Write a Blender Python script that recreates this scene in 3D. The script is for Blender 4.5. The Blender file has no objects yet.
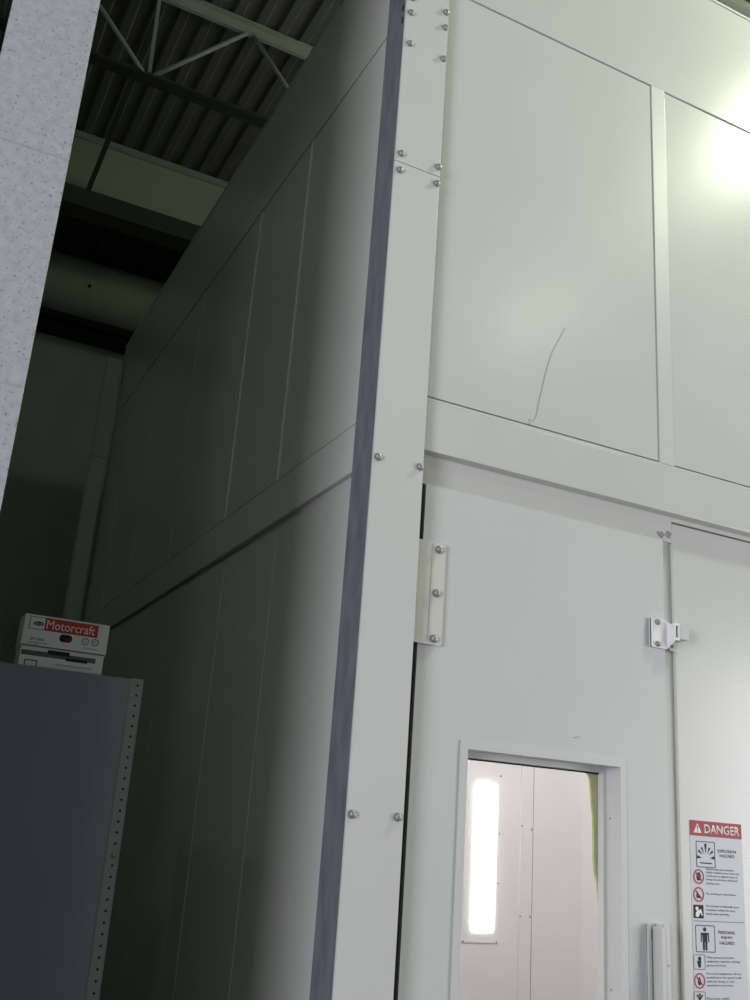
import bpy, bmesh, math, random
from mathutils import Vector, Matrix
random.seed(4)
SC = bpy.context.scene
C = SC.collection
PI = math.pi

# ------------------------------------------------------------------ camera
CAM = Vector((-1.129, -2.4, 1.45))
YAW, PITCH, ROLL, F = 0.44819469, 0.32340828, 0.07190427, 1008.5
fw = Vector((math.sin(YAW)*math.cos(PITCH), math.cos(YAW)*math.cos(PITCH), math.sin(PITCH)))
rt = Vector((math.cos(YAW), -math.sin(YAW), 0)); up = rt.cross(fw)
R2 = rt*math.cos(ROLL)+up*math.sin(ROLL); U2 = -rt*math.sin(ROLL)+up*math.cos(ROLL)
cd = bpy.data.cameras.new('camera'); cam = bpy.data.objects.new('camera', cd); C.objects.link(cam)
cd.sensor_fit = 'VERTICAL'; cd.sensor_height = 24; cd.lens = 24*F/1000; cd.clip_start = 0.05
cam.matrix_world = Matrix(((R2.x, U2.x, -fw.x, CAM.x), (R2.y, U2.y, -fw.y, CAM.y), (R2.z, U2.z, -fw.z, CAM.z), (0, 0, 0, 1)))
SC.camera = cam

def at(x, y, Y):
    """measured point of the photograph on the plane Y -> (X, Z)"""
    v = fw + R2*((x-375)/F) - U2*((y-500)/F)
    p = CAM + v*((Y-CAM.y)/v.y)
    return p.x, p.z

# ------------------------------------------------------------------ materials
def lin(c): return tuple(((v/255+0.055)/1.055)**2.4 if v > 10 else v/255/12.92 for v in c)+(1,)
def mat(name, rgb, rough=.5, metal=0, var=0.0, scale=6, bump=0.0, bscale=80, spec=.5, stretch=None, rgb2=None, lo=.35, hi=.65):
    m = bpy.data.materials.new(name); m.use_nodes = True
    nt = m.node_tree; b = nt.nodes['Principled BSDF']
    b.inputs['Base Color'].default_value = lin(rgb); b.inputs['Roughness'].default_value = rough
    b.inputs['Metallic'].default_value = metal; b.inputs['Specular IOR Level'].default_value = spec
    tc = nt.nodes.new('ShaderNodeTexCoord'); mp = nt.nodes.new('ShaderNodeMapping')
    nt.links.new(tc.outputs['Object'], mp.inputs['Vector'])
    if stretch: mp.inputs['Scale'].default_value = stretch
    if var or rgb2:
        n = nt.nodes.new('ShaderNodeTexNoise'); n.inputs['Scale'].default_value = scale; n.inputs['Detail'].default_value = 6
        nt.links.new(mp.outputs['Vector'], n.inputs['Vector'])
        r = nt.nodes.new('ShaderNodeValToRGB'); r.color_ramp.elements[0].position = lo; r.color_ramp.elements[1].position = hi
        c = lin(rgb); d = lin(rgb2) if rgb2 else tuple(min(1, v*(1+var)) for v in c[:3])+(1,)
        r.color_ramp.elements[0].color = c if rgb2 else tuple(v*(1-var) for v in c[:3])+(1,)
        r.color_ramp.elements[1].color = d
        nt.links.new(n.outputs['Fac'], r.inputs['Fac']); nt.links.new(r.outputs['Color'], b.inputs['Base Color'])
    if bump:
        n = nt.nodes.new('ShaderNodeTexNoise'); n.inputs['Scale'].default_value = bscale; n.inputs['Detail'].default_value = 4
        nt.links.new(mp.outputs['Vector'], n.inputs['Vector'])
        bp = nt.nodes.new('ShaderNodeBump'); bp.inputs['Strength'].default_value = bump; bp.inputs['Distance'].default_value = .004
        nt.links.new(n.outputs['Fac'], bp.inputs['Height']); nt.links.new(bp.outputs['Normal'], b.inputs['Normal'])
    return m

def block_mat(name, rgb):
    """painted concrete block: pores, mortar joints and a rough skin"""
    m = mat(name, rgb, .8); nt = m.node_tree; b = nt.nodes['Principled BSDF']
    tc = nt.nodes.new('ShaderNodeTexCoord')
    n = nt.nodes.new('ShaderNodeTexNoise'); n.inputs['Scale'].default_value = 130; n.inputs['Detail'].default_value = 4
    nt.links.new(tc.outputs['Object'], n.inputs['Vector'])
    r = nt.nodes.new('ShaderNodeValToRGB'); r.color_ramp.elements[0].position = .30; r.color_ramp.elements[1].position = .40
    r.color_ramp.elements[0].color = (.5, .5, .5, 1); r.color_ramp.elements[1].color = (1, 1, 1, 1)
    nt.links.new(n.outputs['Fac'], r.inputs['Fac'])
    n2 = nt.nodes.new('ShaderNodeTexNoise'); n2.inputs['Scale'].default_value = 45; n2.inputs['Detail'].default_value = 5
    nt.links.new(tc.outputs['Object'], n2.inputs['Vector'])
    r2 = nt.nodes.new('ShaderNodeMapRange'); r2.inputs['From Min'].default_value = .3; r2.inputs['From Max'].default_value = .7
    r2.inputs['To Min'].default_value = .86; r2.inputs['To Max'].default_value = 1.08
    nt.links.new(n2.outputs['Fac'], r2.inputs['Value'])
    # mortar joints every 0.38 m
    sx = nt.nodes.new('ShaderNodeSeparateXYZ'); nt.links.new(tc.outputs['Object'], sx.inputs['Vector'])
    def op(o, a, bb):
        q = nt.nodes.new('ShaderNodeMath'); q.operation = o
        for i, v in enumerate((a, bb)):
            if isinstance(v, (int, float)): q.inputs[i].default_value = v
            else: nt.links.new(v, q.inputs[i])
        return q.outputs[0]
    z = op('FRACT', op('DIVIDE', op('ADD', sx.outputs['Z'], 0.06), .60), 0)
    j = op('LESS_THAN', z, .010)
    pore = op('MULTIPLY', r.outputs['Color'], r2.outputs['Result'])
    fac = op('MULTIPLY', pore, op('SUBTRACT', 1, op('MULTIPLY', j, .12)))
    mix = nt.nodes.new('ShaderNodeMix'); mix.data_type = 'RGBA'; mix.blend_type = 'MULTIPLY'; mix.inputs['Factor'].default_value = 1
    mix.inputs['A'].default_value = lin(rgb)
    cb = nt.nodes.new('ShaderNodeCombineColor')
    for k in range(3): nt.links.new(fac, cb.inputs[k])
    nt.links.new(cb.outputs['Color'], mix.inputs['B']); nt.links.new(mix.outputs['Result'], b.inputs['Base Color'])
    bp = nt.nodes.new('ShaderNodeBump'); bp.inputs['Strength'].default_value = .7; bp.inputs['Distance'].default_value = .003
    nt.links.new(fac, bp.inputs['Height']); nt.links.new(bp.outputs['Normal'], b.inputs['Normal'])
    return m

def emis(name, rgb, s):
    m = bpy.data.materials.new(name); m.use_nodes = True; b = m.node_tree.nodes['Principled BSDF']
    b.inputs['Base Color'].default_value = lin(rgb); b.inputs['Emission Color'].default_value = lin(rgb)
    b.inputs['Emission Strength'].default_value = s
    return m

def glass_mat():
    m = bpy.data.materials.new('clear_glass'); m.use_nodes = True; nt = m.node_tree
    for n in list(nt.nodes): nt.nodes.remove(n)
    o = nt.nodes.new('ShaderNodeOutputMaterial'); mx = nt.nodes.new('ShaderNodeMixShader')
    t = nt.nodes.new('ShaderNodeBsdfTransparent'); t.inputs['Color'].default_value = (.93, .94, .93, 1)
    g = nt.nodes.new('ShaderNodeBsdfGlossy'); g.inputs['Roughness'].default_value = .08
    mx.inputs[0].default_value = .05
    nt.links.new(t.outputs[0], mx.inputs[1]); nt.links.new(g.outputs[0], mx.inputs[2]); nt.links.new(mx.outputs[0], o.inputs[0])
    return m

M = {}
M['white'] = mat('booth_white_enamel', (206, 207, 203), .24, var=.015, scale=3, bump=.02, bscale=25)
M['white2'] = mat('booth_trim_enamel', (206, 207, 205), .38, var=.012, scale=5)
M['door'] = mat('door_enamel', (203, 204.2, 203.5), .42, var=.015, scale=4)
M['inner'] = mat('booth_inner_enamel', (226, 221, 220), .45, var=.02, scale=3)
M['hinge'] = mat('hinge_cream_enamel', (208, 207, 197), .4, var=.02, scale=12)
M['galv'] = mat('galvanised_steel', (126, 131, 138), .5, metal=.2, rgb2=(104, 112, 124), scale=7, stretch=(3, 3, 1), lo=.38, hi=.66, bump=.05)
M['bolt'] = mat('zinc_bolt', (160, 160, 162), .48, metal=.55, var=.1, scale=60)
M['dark'] = mat('dark_gap_rubber', (28, 30, 28), .8)
M['gasket'] = mat('black_gasket', (40, 42, 38), .7, var=.1, scale=30)
M['deck'] = mat('roof_deck_paint', (104, 106, 96), .75, var=.06, scale=5)
M['joist'] = mat('joist_paint', (168, 174, 158), .6, var=.05, scale=8)
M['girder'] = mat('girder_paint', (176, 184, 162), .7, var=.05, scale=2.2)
M['girderdark'] = mat('dark_steel_and_shade', (70, 74, 66), .8, var=.06, scale=8)  # dark steel, also the shaded undersides of chord and flange
M['duct'] = mat('duct_paint', (176, 182, 160), .5, var=.05, scale=3)
M['farpost'] = mat('far_post_enamel', (208, 222, 212), .5, var=.03, scale=6)
M['block'] = block_mat('painted_block', (168, 170, 176))
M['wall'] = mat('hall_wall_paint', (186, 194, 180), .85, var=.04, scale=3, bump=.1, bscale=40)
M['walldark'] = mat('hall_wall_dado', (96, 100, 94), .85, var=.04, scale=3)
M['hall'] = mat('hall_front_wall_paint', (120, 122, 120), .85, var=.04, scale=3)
M['concrete'] = mat('concrete_floor', (98, 98, 96), .6, var=.08, scale=2, bump=.15, bscale=18)
M['shelf'] = mat('shelf_grey_enamel', (140, 146, 151), .55, var=.02, scale=6)
M['post'] = mat('shelf_post_enamel', (150, 156, 161), .5, var=.02, scale=6)
M['card'] = mat('white_cardboard', (240, 242, 238), .8, var=.02, scale=10)
M['cardshade'] = mat('brown_cardboard', (120, 112, 100), .9, var=.05, scale=14)
M['ink'] = mat('black_ink', (34, 36, 40), .7)
M['greyink'] = mat('grey_ink', (96, 98, 108), .7)
M['red'] = mat('sign_red', (165, 12, 38), .5)
M['boxred'] = mat('box_red', (205, 62, 48), .7)
M['boxdarkred'] = mat('box_inside_red', (130, 22, 30), .8)
M['print'] = mat('white_print', (238, 238, 238), .5)
M['foam'] = mat('yellow_foam_sealant', (204, 202, 136), .8, rgb2=(222, 218, 172), scale=20, bump=.4, bscale=50)
M['film'] = mat('sign_white_vinyl', (206, 207, 214), .45)
M['scratch'] = mat('scratch_mark', (188, 190, 187), .6)
M['smudge'] = mat('soot_smudge', (152, 150, 152), .8, var=.25, scale=60)
M['tube'] = emis('fixture_lens_lit', (250, 252, 246), 6.0)
M['lamp'] = emis('high_bay_lamp_lit', (238, 255, 232), 25.0)
M['lampdim'] = emis('high_bay_lamp_dimmed', (238, 255, 232), 5.0)  # dimmed to keep its reflection on the booth front faint
M['alu'] = mat('spun_aluminium', (170, 172, 172), .3, metal=.9)
M['glass'] = glass_mat()

# ------------------------------------------------------------------ geometry helpers
class MB:
    def __init__(s): s.bm = bmesh.new(); s.mi = 0
    def _m(s, fs):
        for f in fs: f.material_index = s.mi
    def box(s, x0, x1, y0, y1, z0, z1, bev=0):
        r = bmesh.ops.create_cube(s.bm, size=1)
        bmesh.ops.scale(s.bm, vec=(x1-x0, y1-y0, z1-z0), verts=r['verts'])
        bmesh.ops.translate(s.bm, vec=((x0+x1)/2, (y0+y1)/2, (z0+z1)/2), verts=r['verts'])
        fs = {f for v in r['verts'] for f in v.link_faces}; s._m(fs)
        if bev:
            es = {e for v in r['verts'] for e in v.link_edges}
            q = bmesh.ops.bevel(s.bm, geom=list(es), offset=bev, segments=2, affect='EDGES', profile=.6)
            s._m(q['faces'])
        return s
    def tube(s, a, b, r, n=12, r2=None):
        a, b = Vector(a), Vector(b); d = b-a
        q = bmesh.ops.create_cone(s.bm, cap_ends=True, segments=n, radius1=r, radius2=r if r2 is None else r2, depth=d.length)
        m = d.to_track_quat('Z', 'Y').to_matrix().to_4x4(); m.translation = (a+b)/2
        bmesh.ops.transform(s.bm, matrix=m, verts=q['verts']); s._m({f for v in q['verts'] for f in v.link_faces})
        for v in q['verts']:
            for f in v.link_faces:
                if len(f.verts) == 4: f.smooth = True
        return s
    def bar(s, a, b, w, h):
        """rectangular bar between two points"""
        a, b = Vector(a), Vector(b); d = b-a
        q = bmesh.ops.create_cube(s.bm, size=1); bmesh.ops.scale(s.bm, vec=(w, h, d.length), verts=q['verts'])
        m = d.to_track_quat('Z', 'Y').to_matrix().to_4x4(); m.translation = (a+b)/2
        bmesh.ops.transform(s.bm, matrix=m, verts=q['verts']); return s
    def prism(s, pts, y0, y1, hole=None):
        """outline in (x, z), extruded from y0 to y1; hole = second outline of the same length"""
        n = len(pts); bm = s.bm
        A = [bm.verts.new((x, y0, z)) for x, z in pts]; B = [bm.verts.new((x, y1, z)) for x, z in pts]; fs = []
        for i in range(n): fs.append(bm.faces.new((A[i], A[(i+1) % n], B[(i+1) % n], B[i])))
        if hole:
            c = [bm.verts.new((x, y0, z)) for x, z in hole]; d = [bm.verts.new((x, y1, z)) for x, z in hole]
            for i in range(n):
                k = (i+1) % n
                fs.append(bm.faces.new((c[i], d[i], d[k], c[k]))); fs.append(bm.faces.new((A[i], c[i], c[k], A[k])))
                fs.append(bm.faces.new((B[i], B[k], d[k], d[i])))
        else: fs += [bm.faces.new(A), bm.faces.new(B)]
        s._m(fs); bmesh.ops.recalc_face_normals(bm, faces=bm.faces[:]); return s
    def lathe(s, prof, cx, cy, n=32):
        rings = []
        for r, z in prof: rings.append([s.bm.verts.new((cx+r*math.cos(2*PI*i/n), cy+r*math.sin(2*PI*i/n), z)) for i in range(n)])
        for a, b in zip(rings, rings[1:]):
            for i in range(n):
                f = s.bm.faces.new((a[i], a[(i+1) % n], b[(i+1) % n], b[i])); f.smooth = True; f.material_index = s.mi
        return s
    def build(s, name, m, parent=None):
        me = bpy.data.meshes.new(name); s.bm.to_mesh(me); s.bm.free()
        for q in (m if isinstance(m, (list, tuple)) else [m]): me.materials.append(q)
        o = bpy.data.objects.new(name, me); C.objects.link(o)
        # origin at the centre of the mesh's base
        vs = [v.co for v in me.vertices]
        org = Vector(((min(v.x for v in vs)+max(v.x for v in vs))/2, (min(v.y for v in vs)+max(v.y for v in vs))/2, min(v.z for v in vs)))
        me.transform(Matrix.Translation(-org)); attach(o, org, parent)
        return o

WORLD = {}
def attach(o, org, parent):
    WORLD[o.name] = Vector(org)
    if parent: o.parent = parent; o.location = Vector(org)-WORLD[parent.name]
    else: o.location = org
def tag(o, label=None, cat=None, group=None, kind=None):
    for k, v in (('label', label), ('category', cat), ('group', group), ('kind', kind)):
        if v: o[k] = v
    return o
def empty(name, loc, label, cat, group=None):
    o = bpy.data.objects.new(name, None); C.objects.link(o); o.empty_display_size = .1
    attach(o, loc, None); return tag(o, label, cat, group)
def B(name, m, parent, *a, **k): return MB().box(*a, **k).build(name, m, parent)

# ------------------------------------------------------------------ lettering
def text(s, name, m, parent, x0, x1, z0, z1, y, bold=0.0, th=.0006, shear=0, center=True):
    """a line of letters filling the rectangle x0..x1, z0..z1 on a surface at y that faces -Y"""
    cu = bpy.data.curves.new(name, 'FONT'); cu.body = s; cu.offset = bold; cu.extrude = 0; cu.shear = shear
    cu.align_x = 'CENTER' if center else 'LEFT'; cu.resolution_u = 3
    t = bpy.data.objects.new('t', cu); C.objects.link(t)
    bpy.context.view_layer.update()
    me = bpy.data.meshes.new_from_object(t.evaluated_get(bpy.context.evaluated_depsgraph_get()))
    bpy.data.objects.remove(t); me.name = name
    xs = [v.co.x for v in me.vertices]; ys = [v.co.y for v in me.vertices]
    a, b, c, d = min(xs), max(xs), min(ys), max(ys)
    for v in me.vertices:
        v.co = Vector((x0+(v.co.x-a)/(b-a)*(x1-x0), y, z0+(v.co.y-c)/(d-c)*(z1-z0)))
    bm = bmesh.new(); bm.from_mesh(me)
    r = bmesh.ops.extrude_face_region(bm, geom=bm.faces[:])
    bmesh.ops.translate(bm, vec=(0, -th, 0), verts=[g for g in r['geom'] if isinstance(g, bmesh.types.BMVert)])
    bmesh.ops.recalc_face_normals(bm, faces=bm.faces[:]); bm.to_mesh(me); bm.free()
    me.materials.clear(); me.materials.append(m)
    o = bpy.data.objects.new(name, me); C.objects.link(o)
    org = Vector(((x0+x1)/2, y, z0)); me.transform(Matrix.Translation(-org)); attach(o, org, parent)
    return o

def disc(cx, cz, r, n=28): return [(cx+r*math.cos(2*PI*i/n), cz+r*math.sin(2*PI*i/n)) for i in range(n)]
def rect(x0, x1, z0, z1): return [(x0, z0), (x1, z0), (x1, z1), (x0, z1)]
def rrect(x0, x1, z0, z1, r, k=5):
    p = []
    for cx, cz, a in ((x1-r, z0+r, -PI/2), (x1-r, z1-r, 0), (x0+r, z1-r, PI/2), (x0+r, z0+r, PI)):
        for i in range(k+1): t = a+PI/2*i/k; p.append((cx+r*math.cos(t), cz+r*math.sin(t)))
    return p

# one bolt shape, shared by every bolt: domed washer-head, pointing to -Y
def bolt_mesh():
    mb = MB(); mb.tube((0, 0, 0), (0, -.0018, 0), .0115, 20)
    pr = [(.0098, 0), (.0098, -.004), (.0085, -.0068), (.006, -.0088), (.003, -.0097), (.0003, -.010)]
    n = 20; rings = [[mb.bm.verts.new((r*math.cos(2*PI*i/n), -.0018+y, r*math.sin(2*PI*i/n))) for i in range(n)] for r, y in pr]
    for a, b in zip(rings, rings[1:]):
        for i in range(n): mb.bm.faces.new((a[i], a[(i+1) % n], b[(i+1) % n], b[i])).smooth = True
    bmesh.ops.recalc_face_normals(mb.bm, faces=mb.bm.faces[:])
    me = bpy.data.meshes.new('bolt'); mb.bm.to_mesh(me); mb.bm.free(); me.materials.append(M['bolt']); return me
BOLT = bolt_mesh()
def bolt(x, z, y, parent, s=1.0):
    o = bpy.data.objects.new('bolt', BOLT); C.objects.link(o); o.scale = (s, s, s); o.rotation_euler = (0, random.uniform(0, 6), 0)
    attach(o, (x, y, z), parent); return o

# ================================================================== THE SETTING
ZR = 6.5
B('floor', M['concrete'], None, -6.2, 8.2, -9.2, 7.3, -.1, 0)['kind'] = 'structure'
def deck():
    mb = MB(); bm = mb.bm; x = -6.1; prof = []
    while x < 8.1:
        prof += [(x, ZR), (x+.050, ZR), (x+.064, ZR+.024), (x+.138, ZR+.024), (x+.152, ZR)]; x += .1556
    rows = [[bm.verts.new((px, y, pz)) for px, pz in prof] for y in (-9.1, 7.2)]
    top = [[bm.verts.new((px, y, pz+.002)) for px, pz in prof] for y in (-9.1, 7.2)]
    for i in range(len(prof)-1):
        bm.faces.new((rows[0][i], rows[1][i], rows[1][i+1], rows[0][i+1]))
        bm.faces.new((top[0][i], top[0][i+1], top[1][i+1], top[1][i]))
    o = mb.build('ceiling', M['deck']); o['kind'] = 'structure'
deck()
B('wall_back', M['wall'], None, -6.1, 8.1, 7.0, 7.2, 0, ZR+.04)['kind'] = 'structure'
wr = MB(); wr.prism([(-9.0, 0), (7.0, 0), (7.0, ZR+.04), (-9.0, ZR+.04)], -8.2, -8.0, hole=[(-7.0, .002), (-2.6, .002), (-2.6, 3.8), (-7.0, 3.8)])  # opening added for the daylight from the right
for v in wr.bm.verts: v.co = Vector((-v.co.y, v.co.x, v.co.z))
bmesh.ops.recalc_face_normals(wr.bm, faces=wr.bm.faces[:])
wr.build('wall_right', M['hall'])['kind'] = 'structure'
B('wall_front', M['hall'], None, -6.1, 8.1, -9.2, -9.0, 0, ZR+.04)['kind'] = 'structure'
# left wall with the daylight opening
wl = MB(); wl.prism([(-9.0, 0), (7.0, 0), (7.0, ZR+.04), (-9.0, ZR+.04)], 6.0, 6.2, hole=[(-5.3, .6), (-2.7, .6), (-2.7, 3.4), (-5.3, 3.4)])
for v in wl.bm.verts: v.co = Vector((-v.co.y, v.co.x, v.co.z))
bmesh.ops.recalc_face_normals(wl.bm, faces=wl.bm.faces[:])
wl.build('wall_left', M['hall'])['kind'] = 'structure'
wf = MB()
for y in (-5.3, -4.0, -2.76): wf.box(-6.15, -6.08, y, y+.06, .6, 3.4)
for z in (.6, 1.5, 2.4, 3.34): wf.box(-6.15, -6.08, -5.3, -2.7, z, z+.06)
wf.build('window_1', M['alu'])['kind'] = 'structure'
# the block pier close to the camera, and an unseen wall added on its left to block daylight
pr = MB(); pr.box(-1.150, -.951, -.2, .2, 0, ZR-.02, bev=.006)
pr.build('wall_pier', M['block'])['kind'] = 'structure'
B('wall_light_blocker', M['block'], None, -6.0, -1.19, -.12, .08, 0, ZR-.01)['kind'] = 'structure'
B('wall_light_blocker', M['block'], None, -1.19, -1.152, -.12, .08, 0, 3.1)['kind'] = 'structure'

# ================================================================== ROOF STEEL
def joist(y, x0, x1, label, webs=None, zt=ZR-.002):
    e = empty('roof_joist', (x0, y, zt-.1), label, 'roof joist', 'roof joists')
    t = MB(); t.box(x0, x1, y-.052, y-.006, zt-.008, zt); t.box(x0, x1, y-.013, y-.006, zt-.075, zt-.008)
    t.box(x0, x1, y+.006, y+.052, zt-.008, zt); t.box(x0, x1, y+.006, y+.013, zt-.075, zt-.008); t.build('top_chord', M['joist'], e)
    zb = 5.79
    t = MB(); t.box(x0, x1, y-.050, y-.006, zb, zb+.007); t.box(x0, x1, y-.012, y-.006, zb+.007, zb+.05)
    t.box(x0, x1, y+.006, y+.050, zb, zb+.007); t.box(x0, x1, y+.006, y+.012, zb+.007, zb+.05); t.build('bottom_chord', M['girderdark'], e)  # underside shade put into the chord's darker colour
    # zig-zag web, each member its own rod
    ph = -.345
    n0 = int((x0-ph)/1.21)-1
    for n in range(n0, 12):
        b = ph+1.21*n
        for q in ((b+.03, b+.595), (b-.03, b-.595)):
            if min(q) > x0 and max(q) < x1: MB().tube((q[0], y, zb+.04), (q[1], y, zt-.05), .0145, 10).build('web_member', M['joist'], e)
        if b > x0 and b < x1: MB().bar((b+.005, y, zb+.03), (b-.01, y, zt-.06), .022, .022).build('web_post', M['joist'], e)
    return e
joist(2.9, -6.0, 8.0, 'open web steel roof joist crossing above the dark side wall of the booth')
joist(1.15, -6.0, 8.0, 'open web steel roof joist, nearest above the corner column of the booth')
g = empty('roof_girder', (1, 4.7, 5.84), 'pale steel girder under the corrugated deck beyond the block pier', 'girder')
B('web', M['girder'], g, -6.0, 8.0, 4.63, 4.66, 5.95, 6.445)
B('top_flange', M['joist'], g, -6.0, 8.0, 4.60, 4.80, 6.445, 6.498)
o = B('bottom_flange', M['girderdark'], g, -6.0, 8.0, 4.56, 4.76, 5.83, 5.985); o['label'] = 'dark lower flange of the girder'  # flange coloured dark for its shaded underside
br = MB(); br.bar((-.327, 2.93, 6.40), (-.388, 4.62, 6.0), .032, .032)
tag(br.build('bridging_bar', M['girderdark']), 'dark slanting bar from the roof joist down across the pale girder', 'bracing bar')
d = empty('air_duct', (1, 6.2, 5.78), 'large round pale duct running along the far wall', 'duct')
MB().tube((-5.9, 6.12, 5.99), (7.9, 6.12, 5.99), .255, 40).build('duct_pipe', M['duct'], d)
for x in (-2.2, 1.4, 3.6): MB().tube((x-.012, 6.12, 5.99), (x+.012, 6.12, 5.99), .259, 40).build('joint_band', M['duct'], d)
MB().tube((-.093, 5.875, 5.895), (-.093, 5.862, 5.893), .016, 12).build('plug', M['dark'], d)
for x in (-3.4, 4.4): MB().box(x-.02, x+.02, 6.1, 6.14, 6.2, 6.499).build('hanger', M['girderdark'], d)
lt = MB(); lt.box(-5.99, 7.99, 6.62, 6.98, 5.86, 5.88); lt.box(-5.99, 7.99, 6.62, 6.63, 5.83, 5.86)
tag(lt.build('wall_angle', M['dark']), 'dark steel ledge along the far wall below the duct', 'steel ledge')

# ================================================================== THE BOOTH
XS = .105          # plane of the side wall (faces -X)
YF = .03           # plane of the front frame (faces -Y)
YP = .066           # plane of the lower front panels
TOP = 4.865
booth = empty('spray_booth', (1.8, 2.4, 0), 'tall white panelled paint spray booth with bolted corner column', 'spray booth')
XE, YE = 5.2, 4.75
W, W2 = M['white'], M['white2']
# front, upper storey: top rail, mullions, panels, middle rail
B('top_rail', W, booth, .17, XE, YF, .11, 4.268, TOP-.012, bev=.002)
B('top_rail_cap', W2, booth, .17, XE, YF-.004, .13, TOP-.012, TOP, bev=.001)
ups = [(.17, 1.089), (1.155, 2.07), (2.14, 3.06), (3.13, 4.05), (4.12, 5.1)]
for x0, x1 in ups: B('wall_panel', W, booth, x0+.0006, x1-.0006, YF+.0035, .10, 2.718, 4.262, bev=.0008)
for a, b in zip(ups, ups[1:]):
    B('mullion', W2, booth, a[1]+.0004, b[0]-.0004, YF, .105, 2.712, 4.268, bev=.0015)
B('middle_rail', W, booth, .17, XE, YF, .11, 2.543, 2.703, bev=.0025)
B('rail_lip', W2, booth, .17, XE, YF+.001, .05, 2.7035, 2.7115)
B('seam_backing', M['dark'], booth, .17, XE, .088, .112, 2.70, 4.28)
# front, lower storey
B('door_header', W, booth, .178, 1.165, YP, .13, 2.452, 2.543)
B('hinge_post', M['gasket'], booth, .174, .206, .06, .15, .0, 2.432)
B('strike_post', W, booth, 1.115, 1.1645, YP+.010, .15, .0, 2.452)
lows = [(1.1665, 2.40), (2.44, 3.66), (3.70, 5.1)]
for x0, x1 in lows: B('wall_panel', W, booth, x0, x1, YP, .13, .05, 2.521, bev=.003)
B('header_strip', W, booth, 1.1655, XE, YP, .13, 2.5265, 2.543)
B('seam_backing', M['dark'], booth, 1.164, XE, .115, .135, .0, 2.543)
B('base_rail', W2, booth, .20, XE, .085, .15, .0, .05)
# far end of the front and the back
B('end_wall', W, booth, XE, XE+.08, YF, YE, 0, TOP)
B('rear_wall', W, booth, XS+.02, XE, YE-.06, YE, 0, TOP)
B('roof_panel', W, booth, XS+.05, XE, .12, YE-.06, TOP-.06, TOP-.01)
# side wall: top rail, middle rail, panels and seams
seamU = [.11, 1.043, 1.655, 2.55, 3.44, 4.10, 4.72]
seamL = [.11, 1.03, 1.63, 2.50, 3.40, 4.10, 4.72]
B('top_rail', W, booth, XS, XS+.08, .11, 4.72, 4.283, TOP-.012, bev=.002)
B('top_rail_cap', W2, booth, XS-.004, XS+.10, .11, 4.72, TOP-.012, TOP)
for a, b in zip(seamU, seamU[1:]): B('wall_panel', W, booth, XS+.0035, XS+.07, a+.003, b-.003, 2.722, 4.278, bev=.0025)
B('middle_rail', W, booth, XS, XS+.07, .11, 4.72, 2.549, 2.716, bev=.0025)
for a, b in zip(seamL, seamL[1:]): B('wall_panel', W, booth, XS+.018, XS+.09, a+.003, b-.003, .04, 2.549, bev=.0025)
for y in seamU[1:-1]: B('seam_bead', W2, booth, XS-.002, XS+.01, y-.0015, y+.0015, 2.722, 4.278)
for y in seamL[1:-1]: B('seam_bead', W2, booth, XS+.0165, XS+.03, y-.0012, y+.0012, .04, 2.45)
B('seam_backing', M['dark'], booth, XS+.072, XS+.09, .12, 4.72, .0, 4.80)
B('base_rail', W2, booth, XS+.04, XS+.09, .11, 4.72, 0, .04)
# corner column: two front plates that meet at a hairline joint, and a bare galvanised return
col = booth
JZ = 3.466
lowp = B('corner_plate', W2, col, .009, .172, 0, .008, 0, JZ-.0015, bev=.001)
upp = B('corner_plate', W2, col, .009, .172, 0, .008, JZ+.0015, TOP, bev=.001)
ret = B('galvanised_return', M['galv'], col, .0095, .013, .0015, .138, 0, TOP-.005); ret['label'] = 'bare galvanised side of the white corner column'
B('column_core', M['gasket'], col, .0135, .150, .0085, .1, 0, TOP-.01)
for x, z in ((.028, 4.056), (.160, 4.123), (.160, 4.059), (.032, 3.930), (.160, 3.928), (.029, 3.497), (.164, 3.500), (.029, 4.118), (.031, 4.40), (.160, 4.38), (.03, 4.62), (.16, 4.6)):
    bolt(x, z, 0, upp, 1.0)
for x, z in ((.028, 3.435), (.162, 3.437), (.025, 2.471), (.161, 2.472), (.024, 1.505), (.155, 1.507), (.025, .5), (.158, .5)):
    bolt(x, z, 0, lowp, 1.0)
for z in (4.085, 4.035, 4.135):
    mb = MB(); mb.prism(rrect(0, .011, z-.012, z+.012, .004), 0, .0014)
    for v in mb.bm.verts: v.co = Vector((.0094-v.co.y, .016+v.co.x, v.co.z))
    bmesh.ops.recalc_face_normals(mb.bm, faces=mb.bm.faces[:]); mb.build('slot', M['dark'], ret)
# column at the far end of the side wall
fp = B('corner_plate', M['farpost'], booth, -.028, .072, 4.62, 4.70, 3.915, 4.70); fp['label'] = 'pale green upper plate of the far corner column'
fp = B('corner_plate', M['farpost'], booth, -.028, .072, 4.615, 4.70, 0, 3.908); fp['label'] = 'pale green lower plate of the far corner column'
# scuffs
s1 = MB()
scr = [(565, 328), (560, 338), (552, 352), (547, 368), (543, 385), (539, 402), (536, 417), (533, 421), (529, 419), (530, 425)]
for a, b in zip(scr, scr[1:]):
    (x0, z0), (x1, z1) = at(*a, YF+.003), at(*b, YF+.003); s1.bar((x0, YF+.0032, z0), (x1, YF+.0032, z1), .0028, .0012)
s1.build('scratch', M['scratch'], booth)
sm = MB(); sm.prism([(1.118+.016*math.cos(t)*(1+.3*math.sin(3*t)), 2.472+.011*math.sin(t)*(1+.2*math.cos(5*t))) for t in [2*PI*i/24 for i in range(24)]], YP-.0008, YP)
sm.prism([(1.150+.011*math.cos(t)*(1+.25*math.sin(4*t)), 2.478+.013*math.sin(t)) for t in [2*PI*i/24 for i in range(24)]], YP-.0009, YP)
sm.build('grease_smudge', M['smudge'], booth)

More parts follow.
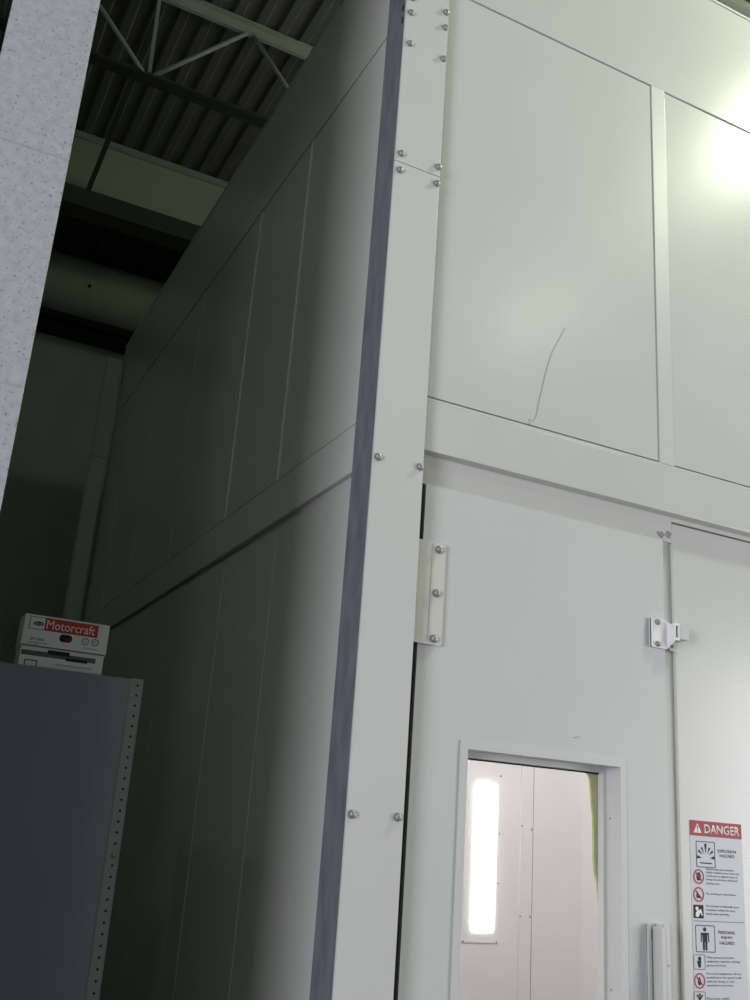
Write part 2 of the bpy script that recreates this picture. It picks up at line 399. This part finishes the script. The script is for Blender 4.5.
# inside of the booth, seen through the door window
I = M['inner']; YI = 4.3
B('inner_wall', I, booth, XS+.15, XE-.05, YI, YI+.05, 0, TOP-.07)
B('inner_wall', I, booth, XE-.10, XE-.05, .2, YI, 0, TOP-.07)
B('inner_wall', I, booth, XS+.10, XS+.15, .2, YI, 0, TOP-.07)
B('inner_ceiling', I, booth, XS+.15, XE-.1, .2, YI, TOP-.12, TOP-.07)
B('inner_cover_strip', I, booth, 3.515, 3.625, YI-.012, YI, 0, 4.6, bev=.002)
B('inner_cover_strip', I, booth, 4.78, 4.89, YI-.012, YI, 0, 4.6, bev=.002)
B('panel_seam', M['greyink'], booth, 3.632, 3.636, YI-.002, YI, 0, 4.6)
B('fixture_frame', I, booth, 3.02, 3.335, YI-.005, YI, .79, 2.30, bev=.002)
for x, z in ((3.325, 1.97), (3.325, .80), (3.325, 1.55), (3.325, 1.2), (3.04, .80), (3.525, 1.62), (3.612, 1.60), (3.525, .98), (3.612, .98)):
    bolt(x, z, YI-.012 if x > 3.5 else YI-.005, booth, .7)

# ------------------------------------------------------------------ the door
YD = .05
door = empty('booth_door', (.228, .1, .05), 'white enamelled door with a tall window, hinged at the corner column', 'door')
OX0, OX1, OZ0, OZ1 = .388, .923, .75, 1.703
leaf = MB(); leaf.prism(rect(.212, 1.111, .06, 2.447), YD, YD+.09, hole=rect(OX0, OX1, OZ0, OZ1)); leaf.build('leaf', M['door'], door)
wfm = MB(); wfm.prism(rect(OX0-.024, OX1+.022, OZ0-.016, OZ1+.024), YD-.004, YD, hole=rect(OX0, OX1, OZ0, OZ1))
wfr = wfm.build('window_trim', W2, door)
bd = MB(); bd.prism(rect(OX0, OX1, OZ0, OZ1), YD+.062, YD+.088, hole=rect(OX0+.006, OX1-.012, OZ0+.012, OZ1-.016)); bd.build('glazing_bead', W2, door)
B('bead_shade_lip', M['gasket'], door, OX0+.006, OX1-.012, YD+.084, YD+.0875, OZ1-.0205, OZ1-.0155)  # added lip, keeps interior light off the bead's underside
B('window_pane', M['glass'], door, OX0+.001, OX1-.001, YD+.0881, YD+.0895, OZ0+.002, OZ1-.002)
# yellow sealant behind the pane, with a rounded inner corner
def sealant():
    xo, zo = OX1+.03, OZ1+.02
    p = [(xo, zo), (OX0-.02, zo), (OX0-.02, OZ1-.011), (.80, OZ1-.013), (.862, OZ1-.016), (.876, OZ1-.022), (.884, OZ1-.034), (.888, OZ1-.06), (.890, OZ1-.10), (.896, OZ1-.135), (.899, OZ1-.19), (.898, OZ1-.25), (.901, OZ1-.30), (.910, OZ1-.32), (.921, OZ1-.42), (.926, 1.0), (.926, OZ0), (xo, OZ0)]
    MB().prism(p, YD+.0905, YD+.098).build('sealant_strip', M['foam'], door)
sealant()
# small screws in the reveal
for z in (1.555, 1.09):
    mb = MB(); mb.tube((OX1, YD+.045, z), (OX1-.0015, YD+.045, z), .0035, 14); mb.build('screw', M['bolt'], door)
# hinge plate folded out from behind the column
hg = MB(); y0 = YD-.012
hg.prism(rrect(.188, .282, 1.974, 2.272, .008), y0, y0+.0045)
hg.box(.2385, .2415, y0-.0022, y0+.001, 1.985, 2.267)
hg.box(.186, .192, y0, YD+.04, 1.99, 2.262)
hg.box(.241, .283, y0+.0045, YD-.0003, 1.99, 2.262)
hg = hg.build('hinge', M['hinge'], door); hg['label'] = 'cream painted hinge plate with three bolts'
for x, z in ((.259, 2.251), (.258, 2.122), (.256, 1.991)): bolt(x, z, y0, hg, 1.05)
hg2 = MB(); hg2.prism(rrect(.196, .285, .35, .64, .008), y0, y0+.0045); hg2.box(.24, .283, y0+.0045, YD-.0003, .36, .63); hg2 = hg2.build('hinge', M['hinge'], door)
for z in (.38, .5, .61): bolt(.262, z, y0, hg2, 1.05)
xk, zk = at(577, 737.5, YD); MB().bar((xk-.012, YD-.0003, zk-.002), (xk+.012, YD-.0003, zk+.004), .0016, .0008).build('scuff_mark', M['greyink'], door)
# latch keeper: plate on the leaf, tapering nose that stands off over the post
K = M['print']
lk = MB()
x0, x1 = 1.047, 1.112
lk.prism(rect(x0, x1, 2.084, 2.176), YD-.008, YD-.0035)
lk.box(x0, x0+.004, YD-.012, YD, 2.084, 2.176)
lk.box(x0+.004, x1-.014, YD-.0035, YD-.0002, 2.088, 2.172)
n1 = [(x1, YD-.008, 2.084), (x1, YD-.008, 2.176), (1.124, YD-.030, 2.154), (1.124, YD-.030, 2.108)]
n2 = [(x, y+.004, z) for x, y, z in n1]
va = [lk.bm.verts.new(p) for p in n1]; vb = [lk.bm.verts.new(p) for p in n2]
lk.bm.faces.new(va); lk.bm.faces.new(vb)
for i in range(4): lk.bm.faces.new((va[i], va[(i+1) % 4], vb[(i+1) % 4], vb[i]))
lk.box(1.122, 1.125, YD-.031, YD-.006, 2.107, 2.155)
bmesh.ops.recalc_face_normals(lk.bm, faces=lk.bm.faces[:])
lk = lk.build('latch_bracket', K, door); lk['label'] = 'bright white latch bracket'
for z in (2.166, 2.096): bolt(1.074, z, YD-.008, lk, .85)
# pull handle, a folded channel
ph = MB()
ph.box(1.013, 1.024, YD-.012, YD, .45, 1.272, bev=.002); ph.box(1.013, 1.040, YD-.004, YD, .45, 1.272)
ph.box(1.033, 1.052, YD-.040, YD-.004, .45, 1.266, bev=.004); ph.box(1.050, 1.074, YD-.034, YD, .45, 1.272, bev=.002)
ph = ph.build('pull_handle', W2, door)
MB().prism(rrect(1.0262, 1.0315, 1.230, 1.256, .002), YD-.0052, YD-.004).build('slot', M['dark'], ph)
MB().tube((1.066, YD-.034, 1.165), (1.066, YD-.0355, 1.165), .004, 12).build('screw', M['bolt'], ph)

# latch body on the fixed panel beside the door
lt = empty('roller_latch', (1.19, YP, 2.08), 'small white roller latch on the wall panel beside the door edge', 'latch')
lb = MB(); lb.box(1.147, 1.184, YP-.046, YP, 2.119, 2.163, bev=.003)
lb = lb.build('latch_body', M['door'], lt)
rc = MB(); rc.prism(rect(1.127, 1.1465, 2.114, 2.168), YP-.046, YP-.016, hole=rect(1.130, 1.143, 2.122, 2.160)); rc.build('roller_cage', K, lt)
MB().tube((1.133, YP-.034, 2.123), (1.133, YP-.034, 2.159), .0055, 14).build('roller', M['bolt'], lt)
MB().box(1.130, 1.143, YP-.0155, YP-.002, 2.123, 2.159).build('cage_backing', M['dark'], lt)
pl = MB(); pl.prism(rrect(1.140, 1.185, 2.086, 2.118, .008), YP-.004, YP); pl = pl.build('mounting_plate', M['hinge'], lt)
bolt(1.152, 2.101, YP-.0035, lt, .45)

# ------------------------------------------------------------------ the danger sign
YS = YP
def S(x, y): return at(x, y, YS)
sx0, sx1, szt, szb = S(690.6, 870)[0], S(742.6, 870)[0], 1.572, .985
sign = empty('danger_sign', (1.324, YS, szb), 'red headed DANGER sign of hazard symbols and small print, on white wall panel', 'sign')
B('sign_sheet', M['film'], sign, sx0, sx1, YS-.0012, YS, szb, szt)
ys = YS-.0012; t_ = .0005
hd = B('header', M['red'], sign, sx0, sx1, ys-t_, ys, 1.527, szt); hd['label'] = 'red DANGER header'
yh = ys-t_
zc = (1.527+szt)/2; hx = sx0-1.216
MB().prism([(1.231+hx, zc-.0135), (1.263+hx, zc-.0135), (1.247+hx, zc+.0145)], yh-t_, yh).build('warning_triangle', M['print'], hd)
MB().prism([(1.2455+hx, zc-.004), (1.2485+hx, zc-.004), (1.2495+hx, zc+.007), (1.2445+hx, zc+.007)], yh-2*t_, yh-t_).box(1.2455+hx, 1.2485+hx, yh-2*t_, yh-t_, zc-.0105, zc-.0070).build('exclamation_mark', M['red'], hd)
text('DANGER', 'lettering', M['print'], hd, 1.275+hx, 1.421+hx, zc-.0135, zc+.0135, yh, bold=.012, th=t_)
def pbox(x0, x1, z0, z1, name='pictogram_frame', w=.0022):
    MB().prism(rrect(x0, x1, z0, z1, .004, 3), ys-t_, ys, hole=rrect(x0+w, x1-w, z0+w, z1-w, .003, 3)).build(name, M['ink'], sign)
def line(s, xa, xb, ycent, h=.0072, m='greyink', bold=0.0, y0=None):
    """one printed line, given by the photograph's measured span"""
    _, z = S((xa+xb)/2, ycent); a = S(xa, ycent)[0]; b = S(xb, ycent)[0]
    text(s, 'small_print' if not bold else 'caption', M[m], sign, a, b, z-h/2, z+h/2, ys, th=t_, bold=bold)
# explosion pictogram
X0, X1 = S(695.7, 850)[0], S(714.6, 850)[0]; ZA, ZB = 1.436, 1.512
pbox(X0, X1, ZA, ZB)
mb = MB(); cx, cz = (X0+X1)/2, ZA+.027
for a, r0, r1, w in ((90, .014, .042, .0052), (62, .014, .035, .0036), (118, .014, .035, .0036), (36, .016, .036, .0038), (144, .016, .036, .0038), (4, .017, .035, .0052), (176, .017, .035, .0052)):
    t = math.radians(a); u = Vector((math.cos(t), math.sin(t))); n = Vector((-u.y, u.x))
    c0 = Vector((cx, cz)); P = [c0+u*r0, c0+u*r1+n*w, c0+u*r1-n*w]
    mb.prism([tuple(p) for p in P], ys-t_, ys)
mb.prism(rrect(cx-.024, cx+.024, ZA+.011, ZA+.0145, .0012, 2), ys-t_, ys); mb.build('explosion_pictogram', M['ink'], sign)
line('EXPLOSION', 717.5, 735.5, 851.5, .0090, 'ink', .003); line('HAZARD', 719.5, 734, 856.2, .0090, 'ink', .003)
def prohibit(px, py, r=.0212, extra=None):
    x, z = S(px, py)
    if extra: extra(x, z)
    mb = MB(); mb.prism(disc(x, z, r), ys-2*t_, ys-t_, hole=disc(x, z, r*.82))
    dd = r*.72*.7; mb.prism([(x-dd-.0015, z+dd-.0015), (x-dd+.0015, z+dd+.0015), (x+dd+.0015, z-dd+.0015), (x+dd-.0015, z-dd-.0015)], ys-2*t_, ys-t_)
    mb.build('prohibition_ring', M['red'], sign)
def can(x, z): MB().prism([(x-.007, z-.011), (x+.007, z-.011), (x+.009, z+.002), (x+.004, z+.012), (x-.004, z+.012), (x-.009, z+.002)], ys-t_, ys).build('flame_pictogram', M['ink'], sign)
def match(x, z): MB().prism([(x-.009, z-.010), (x+.009, z-.010), (x+.009, z-.006), (x-.002, z-.003), (x-.004, z+.009), (x-.008, z+.009)], ys-t_, ys).build('match_pictogram', M['ink'], sign)
def hand(x, z): MB().prism([(x-.004, z-.012), (x+.003, z-.012), (x+.006, z-.002), (x+.002, z+.010), (x-.005, z+.008), (x-.007, z-.002)], ys-t_, ys).build('hand_pictogram', M['ink'], sign)
prohibit(698.3, 876.5, extra=can); prohibit(698.3, 894.4, extra=match)
for k, (s, xb) in enumerate((('Remove jobs and containers', 733.5), ('highly volatile items from the', 739), ('booth spaces, adjacent areas or', 737.5), ('being moved into a followed', 737), ('drying area.', 719.5))):
    line(s, 706, xb, 870.0+3.45*k)
line('No smoking or open flames.', 706, 736, 894.5)
# worker pictogram: white figure on a black square
x0, z0 = S(693.3, 918); x1, z1 = S(703, 905)
MB().prism(rect(x0, x1, z0, z1), ys-t_, ys).build('machine_pictogram', M['ink'], sign)
mb = MB(); cx = (x0+x1)/2; cz = (z0+z1)/2
mb.prism(disc(cx-.006, cz+.008, .006, 14), ys-2*t_, ys-t_); mb.prism([(cx-.012, cz-.014), (cx-.002, cz-.016), (cx+.008, cz-.002), (cx+.013, cz-.012), (cx+.016, cz-.010), (cx+.010, cz+.007), (cx-.004, cz+.002), (cx-.011, cz-.002)], ys-2*t_, ys-t_)
mb.build('worker_figure', M['print'], sign)
for k, (s, xb) in enumerate((('Do not leave or flammable spray', 738.5), ('containers within the spray', 735), ('booth when operating.', 729))): line(s, 706, xb, 906.8+3.8*k)
_, zd = S(716, 921.6); B('divider', M['greyink'], sign, sx0+.006, sx1-.006, ys-t_, ys, zd-.0008, zd+.0008)
# person pictogram
X0, _ = S(695.3, 938); X1, _ = S(714.8, 938); _, ZB = S(705, 925.2); _, ZA = S(705, 952.3)
pbox(X0, X1, ZA, ZB)
mb = MB(); cx = (X0+X1)/2-.002; h = ZB-ZA
mb.prism(disc(cx, ZB-.155*h, .0062, 16), ys-t_, ys)
mb.prism([(cx-.0155, ZB-.28*h), (cx+.0155, ZB-.28*h), (cx+.017, ZB-.62*h), (cx+.013, ZB-.62*h), (cx+.012, ZB-.36*h), (cx+.0095, ZB-.36*h), (cx+.0085, ZB-.93*h), (cx+.0015, ZB-.93*h), (cx+.001, ZB-.62*h), (cx-.001, ZB-.62*h), (cx-.0015, ZB-.93*h), (cx-.0085, ZB-.93*h), (cx-.0095, ZB-.36*h), (cx-.012, ZB-.36*h), (cx-.013, ZB-.62*h), (cx-.017, ZB-.62*h)], ys-t_, ys)
mb.build('person_pictogram', M['ink'], sign)
line('PERSONAL', 718, 735, 932.6, .009, 'ink', .003); line('INJURY', 721, 732.5, 937.9, .009, 'ink', .003); line('HAZARD', 719.5, 734, 943.0, .009, 'ink', .003)
a, b = S(693.6, 969.4); c, d2 = S(704.6, 954.6); pbox(a, c, b, d2, w=.0014)
mb = MB(); cx, cz = (a+c)/2, (b+d2)/2
mb.prism(disc(cx+.001, cz+.009, .0062, 14), ys-t_, ys); mb.prism([(cx-.004, cz-.015), (cx+.005, cz-.015), (cx+.007, cz+.004), (cx-.009, cz+.003), (cx-.009, cz)], ys-t_, ys); mb.build('mask_pictogram', M['ink'], sign)
for k, (s, xb) in enumerate((('Wear personal protective', 733.5), ('equipment: respirator, clothing,', 740), ('gloves and shoes.', 726.5))): line(s, 706.5, xb, 957.9+3.9*k)
prohibit(699.3, 980.8, extra=hand)
for k, (s, xb) in enumerate((('Personal equipment all are', 741), ('prohibited in the spray booth', 741), ('while the drying or cure', 734), ('operation is in process.', 733))): line(s, 706.5, xb, 974+3.9*k)
a, b = S(694, 1007); c, d2 = S(705, 991.5); pbox(a, c, b, d2, w=.0014)
mb = MB(); cx, cz = (a+c)/2, (b+d2)/2
mb.prism([(cx-.003, cz-.018), (cx+.003, cz-.018), (cx+.004, cz+.0), (cx+.013, cz+.011), (cx+.010, cz+.013), (cx, cz+.006), (cx-.010, cz+.013), (cx-.013, cz+.011), (cx-.004, cz)], ys-t_, ys)
mb.prism(disc(cx, cz+.012, .004, 12), ys-t_, ys); mb.build('arms_up_pictogram', M['ink'], sign)
line('Persons with', 706.5, 729, 998.5)

# ------------------------------------------------------------------ light fixture in the booth
fx = MB(); fx.prism(rrect(3.105, 3.290, .862, 1.905, .03), YI-.020, YI-.0055)
tag(fx.build('light_fixture', M['tube']), 'bright vertical light fixture on inner wall, seen through the door window', 'light')

# ================================================================== SHELVING UNIT AND BOX
SY = 1.0
shelf = empty('shelving_unit', (-.62, 1.4, 0), 'grey steel shelving unit with a punched corner post below the white carton', 'shelving unit')
SXR, SXL, SZ = -.305, -1.13, 1.903
B('end_panel', M['shelf'], shelf, SXL+.01, SXR-.004, SY+.003, SY+.0042, .03, SZ-.003)
def post(xr, sgn, yf, dy):
    """angle post with a row of punched holes, cut out of the face"""
    w = .042; e = MB(); bm = e.bm
    xa, xb = (xr-w, xr) if sgn > 0 else (xr, xr+w)
    pitch = .0334; r = .0042; hx = (xa+xb)/2+(.003 if sgn > 0 else -.003)
    z = SZ-.022+pitch/2; zs = []
    while z > .03: zs.append(z); z -= pitch
    # face plate built as cells, each a square ring around its hole
    yb = yf+dy*.0016
    def cell(z1, z0):
        cz = (z0+z1)/2; n = 12; ring = [(hx+r*math.cos(2*PI*i/n+PI/n), cz+r*math.sin(2*PI*i/n+PI/n)) for i in range(n)]
        out = []
        for i in range(n):
            t = 2*PI*i/n+PI/n; c_, s_ = math.cos(t), math.sin(t)
            # project to the rectangle
            tx = ((xb-hx) if c_ > 0 else (hx-xa))/max(abs(c_), 1e-6); tz = ((z1-cz))/max(abs(s_), 1e-6); k = min(tx, tz)
            out.append((hx+c_*k, cz+s_*k))
        for yy in (yf, yb):
            A = [bm.verts.new((x, yy, q)) for x, q in ring]; Bv = [bm.verts.new((x, yy, q)) for x, q in out]
            for i in range(n): bm.faces.new((A[i], A[(i+1) % n], Bv[(i+1) % n], Bv[i]))
            # corners
            for cxn, czn in ((xa, z0), (xb, z0), (xb, z1), (xa, z1)):
                near = sorted(range(n), key=lambda i: (out[i][0]-cxn)**2+(out[i][1]-czn)**2)[:2]
                if abs(near[0]-near[1]) in (1, n-1):
                    try: bm.faces.new((Bv[near[0]], Bv[near[1]], bm.verts.new((cxn, yy, czn))))
                    except ValueError: pass
    for a, b in zip(zs, zs[1:]): cell(a, b)
    e.box(xa, xb, min(yf, yb), max(yf, yb), zs[0], SZ); e.box(xa, xb, min(yf, yb), max(yf, yb), 0, zs[-1])
    xo = xb if sgn > 0 else xa
    e.box(xo-.0008, xo+.0008, min(yf, yf+dy*w), max(yf, yf+dy*w), 0, SZ)
    bmesh.ops.recalc_face_normals(bm, faces=bm.faces[:])
    p = e.build('post', M['post'], shelf)
    # dark strip behind the face, standing in for shade inside the holes
    k = MB(); k.box(hx-.008, hx+.008, min(yb, yb+dy*.0010), max(yb, yb+dy*.0010), .04, SZ-.006); k.build('hole_shade_strip', M['dark'], p)
    return p
fpst = post(SXR, 1, SY, 1); fpst['label'] = 'angle post with a row of punched holes'
post(SXL, -1, SY, 1); post(SXR, 1, SY+.9, -1); post(SXL, -1, SY+.9, -1)
bolt(SXR-.018, 1.343, SY, fpst, .75)
sh = MB(); sh.box(SXL+.002, SXR-.002, SY+.006, SY+.9, SZ-.035, SZ-.002, bev=.002); sh.build('shelf_board', M['shelf'], shelf)
for z in (.15, .72, 1.3):
    B('shelf_board', M['shelf'], shelf, SXL+.004, SXR-.004, SY+.008, SY+.895, z, z+.03, bev=.002)

def BX(x, y): return at(x, y, SY+.01)
bx = empty('filter_carton', (-.58, 1.12, SZ), 'white and red cardboard carton standing on the grey shelving unit', 'carton')
bx0, _ = BX(21.5, 640); bx0 = -.717; bx1 = -.441; yb0 = SY+.01; bz0 = SZ-.0015; bz1 = 2.068
body = MB(); body.box(bx0+.004, bx1-.004, yb0+.004, yb0+.105, bz0, bz0+.075, bev=.003); body.build('tray', M['card'], bx)
lid = MB(); lid.box(bx0, bx1, yb0, yb0+.11, bz0+.062, bz1, bev=.004); lid = lid.build('lid', M['card'], bx)
yl = yb0
def bq(x, y):
    x, z = at(x, y, yl); return x, z
# zoomed-print measurements (k = 6.818 per pixel from 10, 605)
def kk(u, v): return bq(10+u/6.818, 605+v/6.818)
def bline(s, name, m, u0, v0, u1, v1, bold=0, par=lid):
    (xa, za), (xb, zb) = kk(u0, v0), kk(u1, v1)
    return text(s, name, M[m], par, min(xa, xb), max(xa, xb), min(za, zb), max(za, zb), yl, bold=bold, th=.0006)
xa, za = kk(250, 92); xb, _ = kk(603, 140); _, zb = kk(250, 172)
rb = B('red_band', M['boxred'], lid, xa, xb, yl-.0006, yl, zb, za)
fr = MB(); xA, zA = kk(140, 82); fr.prism(rect(xA, xb+.002, zb-.0015, za+.0015), yl-.0004, yl, hole=rect(xA+.002, xb, zb, za)); fr.build('band_border', M['ink'], lid)
# oval emblem in its white square
ex, ez = kk(196, 127); n = 28
ov = MB(); ov.prism([(ex+.0165*math.cos(2*PI*i/n), ez+.0068*math.sin(2*PI*i/n)) for i in range(n)], yl-.0008, yl); ov = ov.build('oval_emblem', M['ink'], lid)
text('Ford', 'emblem_lettering', M['print'], ov, ex-.011, ex+.011, ez-.0038, ez+.004, yl-.0008, th=.0004, shear=.3)
MB().box(xa-.002, xa, yl-.0007, yl, zb, za).build('band_divider', M['ink'], lid)
text('Motorcraft', 'lettering', M['print'], lid, xa+.004, xb-.008, zb+.005, za-.004, yl-.0006, bold=0, th=.0006)
# hand hole
hx_, hz_ = kk(380, 230); MB().prism(rrect(hx_-.0205, hx_+.0205, hz_-.0125, hz_+.0125, .0115, 6), yl-.0008, yl).build('hand_hole', M['dark'], lid)
MB().prism(rrect(hx_-.004, hx_+.017, hz_-.010, hz_+.002, .004), yl-.0012, yl-.0008).build('part_seen_in_hole', M['boxdarkred'], lid)
xq, zq = kk(190, 232)
text('SP-500', 'lettering', M['ink'], lid, xq-.024, xq+.019, zq-.0045, zq+.0035, yl, bold=.004)
text('MOTOR OIL FILTERS', 'small_print', M['greyink'], lid, xq-.026, xq+.030, zq-.0145, zq-.0100, yl)
text('QTY 12 UNITS', 'small_print', M['greyink'], lid, xq-.026, xq+.006, zq-.0200, zq-.0160, yl)
for u, v in ((513, 250), (580, 258)):
    x, z = kk(u, v); MB().prism(disc(x, z, .0118, 22), yl-.0006, yl, hole=disc(x, z, .0088, 22)).prism(rect(x-.005, x+.005, z-.0012, z+.0012), yl-.0006, yl).build('round_mark', M['greyink'], lid)
x, z = kk(545, 300); text('RECYCLABLE PACKAGING', 'small_print', M['greyink'], lid, x-.024, x+.024, z-.0022, z+.0022, yl)
# creased lid edge and the printed strip of the tray
yt = yb0+.004
MB().box(bx0+.004, bx1-.004, yb0-.0006, yb0+.001, bz0+.0625, bz0+.0665).build('lid_edge', M['cardshade'], lid)
s_ = MB(); s_.box(bx0+.008, bx1-.03, yt-.0006, yt, bz0+.034, bz0+.050); s_.build('printed_strip', M['greyink'], bx)
s_ = MB(); s_.box(bx0+.09, bx0+.16, yt-.0012, yt-.0006, bz0+.044, bz0+.058); s_.box(bx0+.15, bx0+.22, yt-.0012, yt-.0006, bz0+.030, bz0+.040); s_.build('dark_print', M['ink'], bx)
s_ = MB(); s_.prism(rect(bx0+.022, bx0+.062, bz0+.0, bz0+.020), yt-.0006, yt, hole=rect(bx0+.025, bx0+.059, bz0+.0005, bz0+.017)); s_.build('printed_frame', M['ink'], bx)
text('GENUINE REPLACEMENT PARTS', 'small_print', M['greyink'], bx, bx0+.12, bx0+.24, bz0+.012, bz0+.017, yt)

# ================================================================== HIGH-BAY LAMPS (above and behind the viewer, and added ones over the rear)
def highbay(x, y, z, label, bm_='lamp'):
    e = empty('high_bay_lamp', (x, y, z), label, 'lamp', 'high bay lamps')
    s = MB(); s.lathe([(.06, z+.34), (.10, z+.32), (.16, z+.22), (.21, z+.08), (.235, z)], x, y); s.build('reflector', M['alu'], e)
    b = MB(); b.lathe([(.001, z+.02), (.05, z+.03), (.085, z+.09), (.08, z+.16), (.05, z+.23), (.035, z+.30)], x, y, 24); b.build('bulb', M[bm_], e)
    t = MB(); t.tube((x, y, z+.34), (x, y, z+.45), .055, 18); t.tube((x, y, z+.45), (x, y, ZR-.002), .008, 8); t.build('ballast', M['girderdark'], e)
lamps = [(3.37, -1.0, 6.0), (3.36, -4.0, 5.92), (-2.4, -3.3, 5.85), (3.2, 1.9, 5.50), (-3.4, 2.6, 5.75)]
for p, l in zip(lamps, ('high bay lamp mirrored in the upper right of the booth front', 'high bay lamp over the hall behind the viewer on the right', 'high bay lamp over the hall behind the viewer on the left', 'added lamp over the booth top that brightens the roof steel and duct', 'added lamp in the rear bay that lifts the side wall and far post')): highbay(*p, l, 'lamp' if p[1] > -2 else 'lampdim')

def light(kind, loc, energy, color, size=.2, size_y=None, target=None, spread=None):
    l = bpy.data.lights.new(kind.lower()+'_light', kind); l.energy = energy; l.color = color
    if kind == 'AREA':
        l.size = size
        if size_y: l.shape = 'RECTANGLE'; l.size_y = size_y
        if spread: l.spread = spread
    elif kind in ('POINT', 'SPOT'): l.shadow_soft_size = size
    o = bpy.data.objects.new(l.name, l); C.objects.link(o); o.location = loc
    if target is not None: o.rotation_euler = (Vector(target)-Vector(loc)).to_track_quat('-Z', 'Y').to_euler()
    return o
GREEN = (.90, 1.0, .74)
light('SPOT', (3.37, -1.0, 5.96), 330, GREEN, .13, target=(3.37, -1.0, 0)).data.spot_size = 2.75
light('SPOT', (3.36, -4.0, 5.88), 28, GREEN, .24, target=(3.36, -4.0, 0)).data.spot_size = 2.75
light('SPOT', (-2.4, -3.3, 5.80), 62, (.84, 1.0, .70), .16, target=(-2.4, -3.3, 0)).data.spot_size = 2.75
light('POINT', (3.2, 1.9, 5.42), 24, GREEN, .12)  # added lamp, brightens deck, girder and duct
light('POINT', (-3.4, 2.6, 5.66), 8, (.86, 1.0, .74), .12)  # added dim lamp, lifts the side wall and far post
# daylight through the opening in the left wall
light('AREA', (-6.0, -4.0, 2.0), 275, (.92, .90, 1.0), 2.4, 2.7, target=(0, -4.0, 2.0))
# added daylight from an invented opening on the right, evens the lower booth front
light('AREA', (7.98, -4.8, 1.9), 330, (.97, .945, .98), 4.2, 3.6, target=(0, -4.8, 1.9))
# booth interior fixtures
light('AREA', (3.2, YI-.04, 1.38), 25, (1, .98, .95), .18, 1.0, target=(3.2, 0, 1.38))
light('AREA', (2.6, 2.2, TOP-.14), 165, (1, .985, .98), 2.6, 2.0, target=(2.6, 2.2, 0))

w = bpy.data.worlds.new('world'); SC.world = w; w.use_nodes = True
w.node_tree.nodes['Background'].inputs[0].default_value = (.6, .7, .9, 1); w.node_tree.nodes['Background'].inputs[1].default_value = .5
vs = SC.view_settings; vs.view_transform = 'Standard'; vs.look = 'None'; vs.gamma = 1; vs.use_curve_mapping = False; vs.exposure = 0.3
